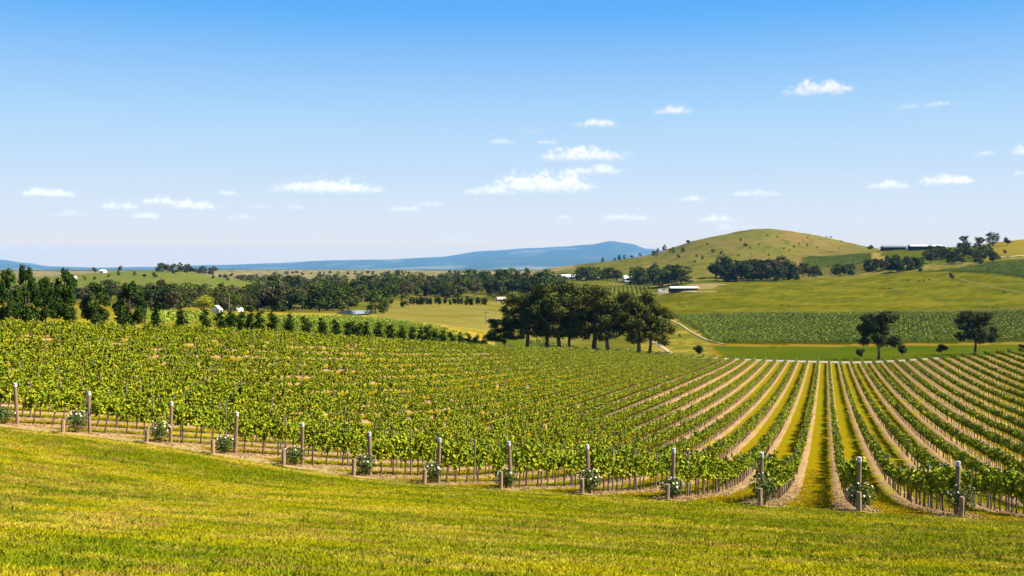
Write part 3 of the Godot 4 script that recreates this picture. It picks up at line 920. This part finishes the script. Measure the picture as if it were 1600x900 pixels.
func build_blocks():
	var kinds := [hedge_mesh(900), hedge_mesh(901), hedge_mesh(902)]
	# name, test on (px, d), x range, d range, direction of rows (radians from ahead), spacing, label
	var blocks := [
		["hillside", 0, 140, 320, 500, 700, 1.1, 3.2, "dark green vineyard block across the facing hillside"],
		["slope", 1, 380, 640, 900, 1130, 0.9, 3.6, "green vineyard block on the slope at the right edge"],
		["left", 2, -170, 20, 190, 400, 0.28, 3.3, "green vine rows beyond the line of column trees"],
		["small", 3, 80, 150, 1000, 1230, 0.1, 4.6, "small striped vineyard plot left of the white winery"],
		["wedge", 4, 350, 580, 1420, 1620, 0.6, 5.0, "dark green vineyard wedge high on the slope left of the sheds"],
		["grove", 5, -10, 60, 385, 425, 1.45, 3.3, "strip of green vines behind the trunks of the gum grove"]]
	for b in blocks:
		rng.seed = 950 + b[1]
		var lists := [[], [], []]
		var tints := [[], [], []]
		var dir := Vector2(sin(b[6]), cos(b[6]))
		var nor := Vector2(dir.y, -dir.x)
		var mid := Vector2((b[2] + b[3]) * 0.5, (b[4] + b[5]) * 0.5)
		var reach := Vector2(b[3] - b[2], b[5] - b[4]).length() * 0.75
		var i := -int(reach / b[7])
		while i * b[7] < reach:
			var t := -reach
			while t < reach:
				var p: Vector2 = mid + nor * (i * b[7]) + dir * t
				t += 3.4
				if p.y < b[4] or p.y > b[5]: continue
				var px := 800.0 + FOCAL * p.x / p.y
				if px < -120 or px > 1700: continue
				var u := p.x * ROW_C - p.y * ROW_S
				var v := p.x * ROW_S + p.y * ROW_C
				var ok := true
				match b[1]:
					0: ok = px > 1052.0 + maxf(0.0, 700.0 - p.y) * 0.33 and p.y > 506.0
					1: ok = px > 1480.0 + (1130.0 - p.y) * 0.75
					2: ok = u < -121.0 and u > -165.0 and v < 372.0 and p.y < 400.0 and px > 215.0
					3: ok = px > 953.0 and px < 1015.0
					4: ok = px > 1262.0 and px < 1352.0
					5: ok = px > 835.0 and px < 1045.0 and v > 386.0 and v < 402.0
				if not ok or rng.randf() < 0.03: continue
				var k := rng.randi() % 3
				var turn := Basis(Vector3.UP, -b[6])
				lists[k].append(Transform3D(turn.scaled(Vector3.ONE * rng.randf_range(0.85, 1.15) * (0.62 if b[1] == 2 else 1.0)), on_ground(p.x, p.y)))
				var tt := rng.randf_range(0.95, 1.2) * (1.0 + noise_a.get_noise_2d(p.x * 0.8, p.y * 0.8) * 0.4)
				if b[1] == 2: tt *= 1.35
				tints[k].append(Color(tt * 1.08, tt, tt))
			i += 1
		var o := Node3D.new()
		o.name = numbered("vineyard_block")
		add_child(o)
		tag(o, b[8], "vineyard", "", "stuff")
		for k in 3: multi("vines", kinds[k], M.leaf, lists[k], tints[k], o)

# ---------------------------------------------------------------- buildings and other farm things
func house(called: String, px: float, py: float, wide_px: float, tall_px: float, deep: float, roof_share: float, wall_c: Color, roof_c: Color, turn: float, windows: int, label: String):
	var at := seen(px, py, 300.0)
	var w := metres(wide_px, at)
	var h := metres(tall_px, at)
	var o := thing(called, at, label, "building")
	o.rotation.y = turn
	var wall_h := h * (1.0 - roof_share)
	var s := Shape.new()
	s.box(Vector3(-w * 0.47, -1.5, -deep * 0.44), Vector3(w * 0.47, wall_h, deep * 0.44))
	var mw := mat(Color.WHITE, 0.85, false)
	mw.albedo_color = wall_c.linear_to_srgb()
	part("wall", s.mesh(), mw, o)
	var r := Shape.new()
	var y0 := wall_h + 0.01
	var y1 := h
	var a := Vector3(-w * 0.5, y0 - 0.15, deep * 0.5); var b := Vector3(w * 0.5, y0 - 0.15, deep * 0.5)
	var c := Vector3(w * 0.5, y0 - 0.15, -deep * 0.5); var d := Vector3(-w * 0.5, y0 - 0.15, -deep * 0.5)
	var e := Vector3(-w * 0.47, y1, 0); var f := Vector3(w * 0.47, y1, 0)
	r.quad(a, e, f, b, Color.WHITE); r.quad(c, f, e, d, Color.WHITE)
	r.tri(a, d, e, Color.WHITE); r.tri(b, f, c, Color.WHITE); r.quad(a, b, c, d, Color.WHITE)
	var mr := mat(Color.WHITE, 0.5, false)
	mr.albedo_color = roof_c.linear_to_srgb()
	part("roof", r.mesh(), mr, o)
	for i in windows:
		var q := Shape.new()
		var x := lerpf(-w * 0.4, w * 0.4, (i + 0.5) / windows)
		q.box(Vector3(x - w * 0.3 / windows, wall_h * 0.25, deep * 0.44 - 0.05), Vector3(x + w * 0.3 / windows, wall_h * 0.85, deep * 0.44 + 0.04))
		part("window", q.mesh(), M.dark_glass, o)

func build_farm():
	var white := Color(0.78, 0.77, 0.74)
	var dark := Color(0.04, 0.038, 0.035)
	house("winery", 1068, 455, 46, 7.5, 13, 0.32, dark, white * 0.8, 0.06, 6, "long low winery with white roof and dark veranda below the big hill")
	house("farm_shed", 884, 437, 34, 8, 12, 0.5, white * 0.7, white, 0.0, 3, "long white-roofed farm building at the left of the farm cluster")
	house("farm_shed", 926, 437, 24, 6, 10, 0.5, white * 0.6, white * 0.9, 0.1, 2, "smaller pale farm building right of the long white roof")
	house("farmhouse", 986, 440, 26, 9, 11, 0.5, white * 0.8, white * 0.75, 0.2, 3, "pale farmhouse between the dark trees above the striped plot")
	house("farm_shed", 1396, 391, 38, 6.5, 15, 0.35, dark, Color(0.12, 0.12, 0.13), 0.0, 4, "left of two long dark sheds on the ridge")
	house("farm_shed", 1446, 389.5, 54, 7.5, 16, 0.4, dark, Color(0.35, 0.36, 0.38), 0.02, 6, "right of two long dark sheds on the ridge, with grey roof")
	house("white_barn", 339, 489, 9, 12, 3.8, 0.55, white * 0.85, white * 0.85, 1.2, 1, "white gabled barn right of the lime-green tree")
	house("farmhouse", 115, 436, 9, 5, 10, 0.5, white * 0.85, Color(0.55, 0.45, 0.38), 0.2, 1, "tiny pale farmhouse on the left flank of the green hill")
	house("farmhouse", 161, 426, 8, 5, 10, 0.5, white * 0.85, Color(0.6, 0.52, 0.45), -0.2, 1, "tiny pale roof on the skyline of the green hill")
	house("farmhouse", 783, 471, 15, 7, 7, 0.5, Color(0.42, 0.35, 0.25), Color(0.38, 0.3, 0.22), 0.2, 2, "cream cottage among trees left of the gum grove")
	# white van in the winery yard
	var at := seen(1036, 457, 600.0)
	var o := thing("parked_van", at, "white van parked left of the winery", "van")
	var s := Shape.new()
	var L := metres(15, at) * 0.5
	s.quad(Vector3(-L, 0.5, 1.2), Vector3(-L, 3.4, 1.1), Vector3(L * 0.5, 3.4, 1.1), Vector3(L, 0.5, 1.2), Color.WHITE)
	s.quad(Vector3(L, 0.5, -1.2), Vector3(L * 0.5, 3.4, -1.1), Vector3(-L, 3.4, -1.1), Vector3(-L, 0.5, -1.2), Color.WHITE)
	s.quad(Vector3(-L, 3.4, 1.1), Vector3(-L, 3.4, -1.1), Vector3(L * 0.5, 3.4, -1.1), Vector3(L * 0.5, 3.4, 1.1), Color.WHITE)
	s.quad(Vector3(L * 0.5, 3.4, 1.1), Vector3(L * 0.5, 3.4, -1.1), Vector3(L, 0.5, -1.2), Vector3(L, 0.5, 1.2), Color.WHITE)
	s.quad(Vector3(-L, 0.5, -1.2), Vector3(-L, 3.4, -1.1), Vector3(-L, 3.4, 1.1), Vector3(-L, 0.5, 1.2), Color.WHITE)
	part("body", s.mesh(), M.white, o)
	var g := Shape.new()
	g.box(Vector3(-L * 0.2, 2.1, -1.22), Vector3(L * 0.45, 3.0, 1.22))
	part("window", g.mesh(), M.dark_glass, o)
	for x in [-0.6, 0.6]:
		for z in [-1.0, 1.0]:
			var w := CylinderMesh.new()
			w.top_radius = 0.55; w.bottom_radius = 0.55; w.height = 0.35; w.radial_segments = 14
			var wi := part("wheel", w, M.dark_glass, o)
			wi.position = Vector3(L * x, 0.55, z)
			wi.rotation.x = PI / 2
	# domed white tank by the barn
	at = seen(373, 487, 300.0)
	var tk := Shape.new()
	var rr := metres(7, at)
	for i in 7:
		for j in 20:
			var a := TAU * j / 20
			var y: float = [-0.5, 0.0, 0.7, 1.0, 1.2, 1.32, 1.36][i]
			var q: float = [1.0, 1.0, 1.0, 0.85, 0.55, 0.25, 0.02][i]
			tk.v.append(Vector3(cos(a) * q * rr, y * rr * 0.8, sin(a) * q * rr))
	for i in 6:
		for j in 20:
			var p := i * 20
			tk.ix.append_array([p + j, p + 20 + j, p + 20 + (j + 1) % 20, p + j, p + 20 + (j + 1) % 20, p + (j + 1) % 20])
	var tank := part("water_tank", tk.mesh(), M.white, self)
	tank.position = at
	tag(tank, "white domed water tank right of the white barn", "tank")
	# poles
	for q in [[358, 487, 26, 0.0, "bare pole standing beside the white barn"], [1457, 433, 32, 1.0, "power pole with crossarm on the pasture below the sheds"], [759, 508, 22, 1.0, "power pole with crossarm in the yellow paddock"]]:
		at = seen(q[0], q[1], 300.0)
		var h := minf(metres(q[2], at), 16.0)
		var po := thing("utility_pole", at, q[4], "pole")
		var ps := Shape.new()
		ps.tube([Vector3(0, -0.5, 0), Vector3(0, h, 0)], [0.2, 0.13], 8, Color(0.3, 0.25, 0.2))
		part("shaft", ps.mesh(), M.timber, po)
		if q[3] > 0.0:
			var ar := Shape.new()
			ar.box(Vector3(-1.3, h - 0.8, -0.1), Vector3(1.3, h - 0.55, 0.1), Color(0.3, 0.25, 0.2))
			part("crossarm", ar.mesh(), M.timber, po)
	# farm dam
	var c := seen(557, 491.0, 300.0)
	var wv := Shape.new()
	var rim := 48
	wv.v.append(Vector3.ZERO)
	for j in rim:
		var a := TAU * j / rim
		var q := 1.0 + 0.13 * sin(a * 2.0 + 0.6) + 0.07 * sin(a * 5.0)
		wv.v.append(Vector3(cos(a) * 7.6 * q, 0, sin(a) * 24.0 * q))
	for j in rim: wv.ix.append_array([0, 1 + j, 1 + (j + 1) % rim])
	var pond := part("dam_water", wv.mesh(), M.water, self)
	pond.position = c + Vector3(0, 0.9, 0)
	tag(pond, "small farm dam of pale water in the valley", "water", "", "structure")
	# dirt track curling down beside the gum grove
	var path := [Vector2(1010, 493), Vector2(1040, 498), Vector2(1062, 507), Vector2(1080, 520), Vector2(1105, 532), Vector2(1135, 540)]
	lane(path, 2.2, Color(0.4, 0.31, 0.15), "dirt lane along the edge of the hillside vineyard block")
	lane([Vector2(1063, 562), Vector2(1046, 551), Vector2(1036, 544), Vector2(1028, 538), Vector2(1010, 533)], 2.8, Color(0.45, 0.35, 0.22), "pale dirt lane leaving the right end of the gum grove")
	lane([Vector2(985, 463), Vector2(1010, 459), Vector2(1035, 457.5), Vector2(1090, 457), Vector2(1128, 456)], 6.0, Color(0.42, 0.33, 0.19), "pale drive in front of the white winery")
	lane([Vector2(1478, 431), Vector2(1500, 437), Vector2(1530, 444), Vector2(1565, 452), Vector2(1605, 461)], 3.5, Color(0.2, 0.165, 0.045), "dry boundary lane below the right vineyard block")
	lane([Vector2(1530, 446), Vector2(1560, 446), Vector2(1605, 444.5)], 3.5, Color(0.2, 0.165, 0.04), "dry lane crossing the right vineyard block")
	lane([Vector2(1555, 401.5), Vector2(1575, 402), Vector2(1605, 399)], 7.0, Color(0.42, 0.33, 0.22), "pale road cutting on the slope at the right edge")

func lane(path: Array, wide: float, col: Color, label: String):
	var pts := []
	for p in path: pts.append(seen(p.x, p.y, 330.0))
	var s := Shape.new()
	var n := 0
	for i in pts.size() - 1:
		for j in 8:
			var p: Vector3 = pts[i].lerp(pts[i + 1], j / 8.0)
			var dir: Vector3 = (pts[i + 1] - pts[i])
			var side := Vector3(-dir.z, 0, dir.x).normalized()
			for w in [-0.5, -0.3, 0.3, 0.5]:
				var q: Vector3 = p + side * wide * (w + noise_b.get_noise_2d(p.x * 3.0, p.z * 3.0 + w * 70.0) * 0.12)
				s.v.append(on_ground(q.x, -q.z, 0.35 if absf(w) < 0.4 else -0.1))
				s.c.append(col * (1.0 + noise_b.get_noise_2d(q.x * 2.0, q.z * 2.0) * 0.25))
			n += 1
	for i in n - 1:
		for j in 3:
			var p := i * 4 + j
			s.ix.append_array([p, p + 1, p + 5, p, p + 5, p + 4])
	var o := part("dirt_lane", s.mesh(), M.soil, self)
	tag(o, label, "lane", "", "structure")

# ---------------------------------------------------------------- grass
func build_grass():
	rng.seed = 31
	var tufts := []
	for q in 4:
		var s := Shape.new()
		for i in 22:
			var p := Vector3(rng.randfn(0, 0.06), 0, rng.randfn(0, 0.06))
			var lean := ball() * 0.045
			var h := rng.randf_range(0.012, 0.042)
			var side := Vector3(rng.randf_range(-1, 1), 0, rng.randf_range(-1, 1)).normalized() * rng.randf_range(0.005, 0.009)
			var c := jitter(Color(1.0, 1.0, 1.0), 0.3)
			if rng.randf() < 0.16: c = Color(1.5, 1.15, 2.4)
			s.tri(p - side, p + Vector3(lean.x, h, lean.z), p + side, c)
		tufts.append(s.mesh())
	var lists := [[], [], [], []]
	var cols := [[], [], [], []]
	var n := 0
	while n < 170000:
		n += 1
		var d := 9.0 + 38.0 * pow(rng.randf(), 1.15)
		var x := rng.randf_range(-0.52, 0.52) * d
		var u := x * ROW_C - d * ROW_S
		var v := x * ROW_S + d * ROW_C
		var far := d > 30.0
		var sc := rng.randf_range(0.75, 1.35) * (1.25 if far else 1.0)
		if v > lawn_edge(u) + 0.1: continue
		var c := lawn_color(u, v) * rng.randf_range(0.75, 1.3)
		var k := rng.randi() % 4
		lists[k].append(Transform3D(Basis(Vector3.UP, rng.randf() * TAU).scaled(Vector3(sc, sc * rng.randf_range(0.7, 1.2), sc)), on_ground(x, d, -0.005)))
		cols[k].append(c)
	# coarser dark clumps and weeds standing in the mown grass
	for i in 9000:
		var d := 9.0 + 34.0 * rng.randf()
		var x := rng.randf_range(-0.52, 0.52) * d
		var u := x * ROW_C - d * ROW_S
		var v := x * ROW_S + d * ROW_C
		if v > lawn_edge(u) + 0.1 or noise_b.get_noise_2d(u * 7.0 + 80.0, v * 12.0) + noise_c.get_noise_2d(u * 2.0, v * 5.0) * 0.8 < 0.24: continue
		var sc := rng.randf_range(1.1, 2.1)
		var k := rng.randi() % 4
		lists[k].append(Transform3D(Basis(Vector3.UP, rng.randf() * TAU).scaled(Vector3(sc, sc * 1.5, sc)), on_ground(x, d, -0.005)))
		cols[k].append(Color(0.075, 0.12, 0.006).lerp(Color(0.2, 0.2, 0.01), rng.randf() * 0.7))
	var o := Node3D.new()
	o.name = "grass"
	add_child(o)
	tag(o, "mown yellow-green grass covering the slope in front", "grass", "", "stuff")
	for k in 4: multi("tufts", tufts[k], M.grass, lists[k], cols[k], o)
	# grass in the alleys between the rows
	lists = [[], [], [], []]
	cols = [[], [], [], []]
	for i in 60000:
		var k := rng.randi_range(-13, 6)
		var u := row_u(k) + rng.randf_range(0.72, 2.58)
		var v := 38.0 + 55.0 * pow(rng.randf(), 1.4)
		if v < lawn_edge(u): continue
		var x := u * ROW_C + v * ROW_S
		var d := -u * ROW_S + v * ROW_C
		if absf(x) > 0.52 * d: continue
		if u < -18.0 and v < lawn_edge(u) + 2.2 and rng.randf() < 0.75: continue
		var t := rng.randi() % 4
		var sc := rng.randf_range(0.9, 1.7)
		lists[t].append(Transform3D(Basis(Vector3.UP, rng.randf() * TAU).scaled(Vector3(sc, sc, sc)), on_ground(x, d, -0.005)))
		cols[t].append(ground_color(x, d) * rng.randf_range(0.75, 1.25))
	var a := Node3D.new()
	a.name = "alley_grass"
	add_child(a)
	tag(a, "dry mown grass in the alleys between the vine rows", "grass", "", "stuff")
	for k in 4: multi("tufts", tufts[k], M.grass, lists[k], cols[k], a)
	# clods and dry leaves on the bare strips
	var clod := Shape.new()
	for i in 3:
		var p := Vector3(rng.randfn(0, 0.04), 0.0, rng.randfn(0, 0.04))
		var r := rng.randf_range(0.02, 0.045)
		var c := Color(1, 1, 1) * rng.randf_range(0.6, 1.2)
		var ring := []
		for j in 6: ring.append(p + Vector3(cos(j * PI / 3), 0, sin(j * PI / 3)) * r * rng.randf_range(0.7, 1.3))
		var top := p + Vector3(rng.randfn(0, 0.006), r * 0.9, rng.randfn(0, 0.006))
		for j in 6: clod.tri(ring[j], top, ring[(j + 1) % 6], c)
	var ct := []
	var cc := []
	for i in 16000:
		var k := rng.randi_range(-12, 6)
		var u := row_u(k) + rng.randfn(0, 0.36)
		var v := post_v(k) - 1.0 + 45.0 * pow(rng.randf(), 1.5)
		var x := u * ROW_C + v * ROW_S
		var d := -u * ROW_S + v * ROW_C
		if absf(x) > 0.52 * d: continue
		var sc := rng.randf_range(0.6, 1.7)
		ct.append(Transform3D(Basis(Vector3.UP, rng.randf() * TAU).scaled(Vector3.ONE * sc), on_ground(x, d, 0.035)))
		var base := EARTH if rng.randf() < 0.7 else Color(0.2, 0.125, 0.06)
		cc.append(base * rng.randf_range(0.7, 1.15))
	var cl := Node3D.new()
	cl.name = "soil_clods"
	add_child(cl)
	tag(cl, "small clods of earth on the bare strips", "soil", "", "stuff")
	multi("clods", clod.mesh(), M.soil, ct, cc, cl)

# ---------------------------------------------------------------- sky
const SKY_EL := [0.0, 1.1, 1.8, 2.7, 5.0, 7.4, 10.7, 13.7, 18.0, 30.0, 60.0, 90.0]
const SKY_R := [1.5, 1.49, 1.13, 0.93, 0.665, 0.49, 0.275, 0.105, 0.06, 0.04, 0.03, 0.03]
const SKY_G := [1.04, 1.04, 0.95, 0.9, 0.79, 0.715, 0.55, 0.42, 0.33, 0.25, 0.2, 0.19]
const SKY_B := [0.44, 0.45, 0.7, 0.82, 0.91, 0.94, 0.94, 0.94, 0.88, 0.76, 0.66, 0.62]
const SKY_GAIN := 0.3333

func sky_color(el: float) -> Color:
	return Color(curve(SKY_EL, SKY_R, el), curve(SKY_EL, SKY_G, el), curve(SKY_EL, SKY_B, el)) * SKY_GAIN

func build_sky() -> Sky:
	var w := 4096
	var h := 2048
	var im := Image.create(w, h, false, Image.FORMAT_RGBF)
	for y in h:
		var el := 90.0 - (y + 0.5) * 180.0 / h
		im.fill_rect(Rect2i(0, y, w, 1), sky_color(el) if el > 0.0 else Color(0.3, 0.3, 0.16) * 0.5)
	# small fair-weather clouds: column, row of the flat base, width, height, thickness
	var clouds := [[1281, 141, 104, 21, 1.0], [1052, 174, 54, 12, 0.9], [931, 194, 64, 11, 0.95], [910, 244, 118, 23, 1.0], [855, 222, 26, 9, 0.7], [785, 222, 40, 7, 0.5], [834, 206, 30, 8, 0.25], [981, 240, 18, 6, 0.6],
		[850, 290, 150, 34, 0.95], [930, 268, 86, 14, 0.75], [760, 300, 70, 12, 0.55], [512, 294, 150, 24, 0.9], [76, 302, 78, 13, 1.0], [250, 315, 50, 12, 0.95], [300, 322, 60, 12, 0.95], [187, 323, 50, 12, 0.75], [229, 338, 40, 9, 0.8],
		[357, 303, 34, 7, 0.5], [632, 327, 46, 9, 0.7], [673, 319, 32, 7, 0.55], [376, 339, 40, 7, 0.4], [405, 322, 28, 6, 0.35], [108, 335, 52, 8, 0.45], [463, 325, 28, 6, 0.35], [975, 341, 68, 9, 0.55], [1083, 311, 40, 7, 0.75], [1180, 303, 70, 9, 0.6],
		[1122, 343, 54, 9, 0.7], [1478, 283, 74, 16, 1.0], [1390, 291, 62, 12, 0.7], [1420, 167, 36, 8, 0.6], [1465, 163, 36, 7, 0.75], [1541, 240, 30, 6, 0.6], [1594, 237, 22, 13, 0.95], [1594, 271, 18, 6, 0.5], [70, 388, 30, 7, 0.4], [715, 375, 44, 6, 0.3], [5, 388, 30, 7, 0.4], [880, 340, 20, 6, 0.3], [1150, 356, 60, 10, 0.3]]
	var rnd := RandomNumberGenerator.new()
	rnd.seed = 9
	for a in 70:   # more of the same outside the picture
		var px := rnd.randf_range(-180.0, 180.0)
		clouds.append([px, rnd.randf_range(2.0, 12.0), rnd.randf_range(1.2, 4.0), rnd.randf_range(0.3, 0.8), rnd.randf_range(0.4, 1.0), 1])
	var puff := FastNoiseLite.new()
	puff.seed = 5
	puff.frequency = 0.05
	puff.fractal_octaves = 4
	for q in clouds.size():
		var c = clouds[q]
		var az: float
		var el: float
		var cw: float
		var ch: float
		if c.size() > 5:
			az = c[0]
			if az > -29.0 and az < 29.0: continue
			el = c[1]; cw = c[2]; ch = c[3]
		else:
			az = rad_to_deg(atan((c[0] - 800.0) / FOCAL))
			var flat := FOCAL / cos(deg_to_rad(az))
			el = rad_to_deg(atan((EYE_ROW - c[1]) / flat))
			cw = rad_to_deg(c[2] / flat) * cos(deg_to_rad(az))
			ch = rad_to_deg(c[3] / flat)
		var cx := az / 360.0 * w
		var by := (90.0 - el) / 180.0 * h
		var hw := cw / 360.0 * w * 0.62
		var hh := ch / 180.0 * h * 0.9
		for y in range(int(by - hh * 1.4), int(by + hh * 0.4) + 2):
			for x in range(int(cx - hw * 1.2), int(cx + hw * 1.2) + 2):
				var nx := (x + 0.5 - cx) / hw
				var ny := (by - y - 0.5) / hh
				var big := puff.get_noise_2d(x * 1.6 + q * 91.0, y * 2.6)
				var small := puff.get_noise_2d(x * 5.0 + q * 57.0, y * 7.0 + 300.0)
				var dome := (1.0 - pow(absf(nx), 2.2)) * (0.8 + big * 0.55) + small * 0.4
				var up := smoothstep(0.0, 0.6, dome - maxf(ny, 0.0))
				var down := smoothstep(-0.45 - 0.3 * small, 0.06, ny) 
				var al: float = clampf(up * down, 0.0, 1.0) * c[4] * (0.92 + 0.7 * small + 0.4 * big)
				if al <= 0.01: continue
				al = clampf(al, 0.0, 1.0)
				var xx := posmod(x, w)
				var bg := im.get_pixel(xx, y)
				var tone := lerpf(0.93, 1.06, clampf(ny * 1.2 + small * 0.5, 0.0, 1.0))
				im.set_pixel(xx, y, bg.lerp(Color(1.0, 0.985, 0.98) * tone * SKY_GAIN * lerpf(1.5, 1.06, smoothstep(1.5, 8.0, el)), al))
	var m := PanoramaSkyMaterial.new()
	m.panorama = ImageTexture.create_from_image(im)
	m.filter = true
	var s := Sky.new()
	s.sky_material = m
	return s

func build_materials():
	var g := mat(Color.WHITE, 0.95)
	g.albedo_texture = grain(512, 0.035, 4, 0.62, 1.0, 3)
	g.uv1_triplanar = true
	g.uv1_world_triplanar = true
	g.uv1_scale = Vector3.ONE * 0.45
	g.metallic_specular = 0.0
	M.ground = g
	var so := mat(Color.WHITE, 0.95)
	so.albedo_texture = grain(512, 0.06, 4, 0.7, 1.0, 8)
	so.uv1_triplanar = true
	so.uv1_world_triplanar = true
	so.uv1_scale = Vector3.ONE * 0.7
	so.metallic_specular = 0.0
	M.soil = so
	M.wooded = mat(Color.WHITE, 1.0)
	M.wooded.metallic_specular = 0.0
	M.leaf = mat(Color.WHITE, 0.6)
	M.leaf.metallic_specular = 0.18
	M.leaf.backlight = Color(0.3, 0.34, 0.04)
	M.foliage = mat(Color.WHITE, 0.75)
	M.foliage.metallic_specular = 0.06
	M.foliage.backlight = Color(0.16, 0.18, 0.05)
	M.grass = mat(Color.WHITE, 0.7)
	M.grass.backlight = Color(0.3, 0.32, 0.08)
	M.grass.metallic_specular = 0.04
	M.petal = mat(Color.WHITE, 0.7)
	M.petal.backlight = Color(0.4, 0.4, 0.35)
	M.bark = mat(Color.WHITE, 0.95)
	var t := mat(Color.WHITE, 0.9)
	t.albedo_texture = grain(256, 0.05, 3, 0.6, 1.0, 12)
	t.uv1_triplanar = true
	t.uv1_scale = Vector3(7, 0.8, 7)
	M.timber = t
	M.wire = mat(Color.WHITE, 0.8)
	M.white = mat(Color(0.9, 0.9, 0.88), 0.4, false)
	M.dark_glass = mat(Color(0.12, 0.13, 0.14), 0.25, false)
	M.water = mat(Color(0.2, 0.26, 0.28), 0.06, false)
	M.water.metallic_specular = 0.6

func _ready():
	noise_a.seed = 11; noise_a.frequency = 0.045; noise_a.fractal_octaves = 4
	noise_b.seed = 23; noise_b.frequency = 0.11; noise_b.fractal_octaves = 3
	noise_c.seed = 37; noise_c.frequency = 0.02; noise_c.fractal_octaves = 4
	# camera
	var cam := Camera3D.new()
	cam.near = 0.1
	cam.far = 90000.0
	cam.projection = Camera3D.PROJECTION_FRUSTUM
	cam.size = 2.0 * 450.0 / FOCAL * cam.near
	cam.frustum_offset = Vector2(0, -(450.0 - EYE_ROW) / FOCAL * cam.near)
	add_child(cam)
	cam.current = true
	# sky, air and exposure
	var env := Environment.new()
	env.background_mode = Environment.BG_SKY
	env.sky = build_sky()
	env.tonemap_mode = Environment.TONE_MAPPER_LINEAR
	env.tonemap_exposure = 3.0
	env.fog_enabled = true
	env.fog_density = 0.00002
	env.fog_light_color = Color(0.5, 0.76, 1.0)
	env.sdfgi_enabled = true
	env.ssao_enabled = true
	env.ssil_enabled = true
	var we := WorldEnvironment.new()
	we.environment = env
	add_child(we)
	# sun, high on the right
	var sun := DirectionalLight3D.new()
	sun.light_energy = 1.6
	sun.light_angular_distance = 0.5
	sun.light_color = Color(1.0, 0.95, 0.87)
	sun.shadow_enabled = true
	add_child(sun)
	sun.look_at_from_position(Vector3(1.0, 0.95, 0.1) * 10.0, Vector3.ZERO)
	build_materials()
	make_grids()
	build_ground()
	build_mountains()
	build_strips()
	build_vines()
	build_row_ends()
	build_trees()
	build_blocks()
	build_farm()
	build_grass()
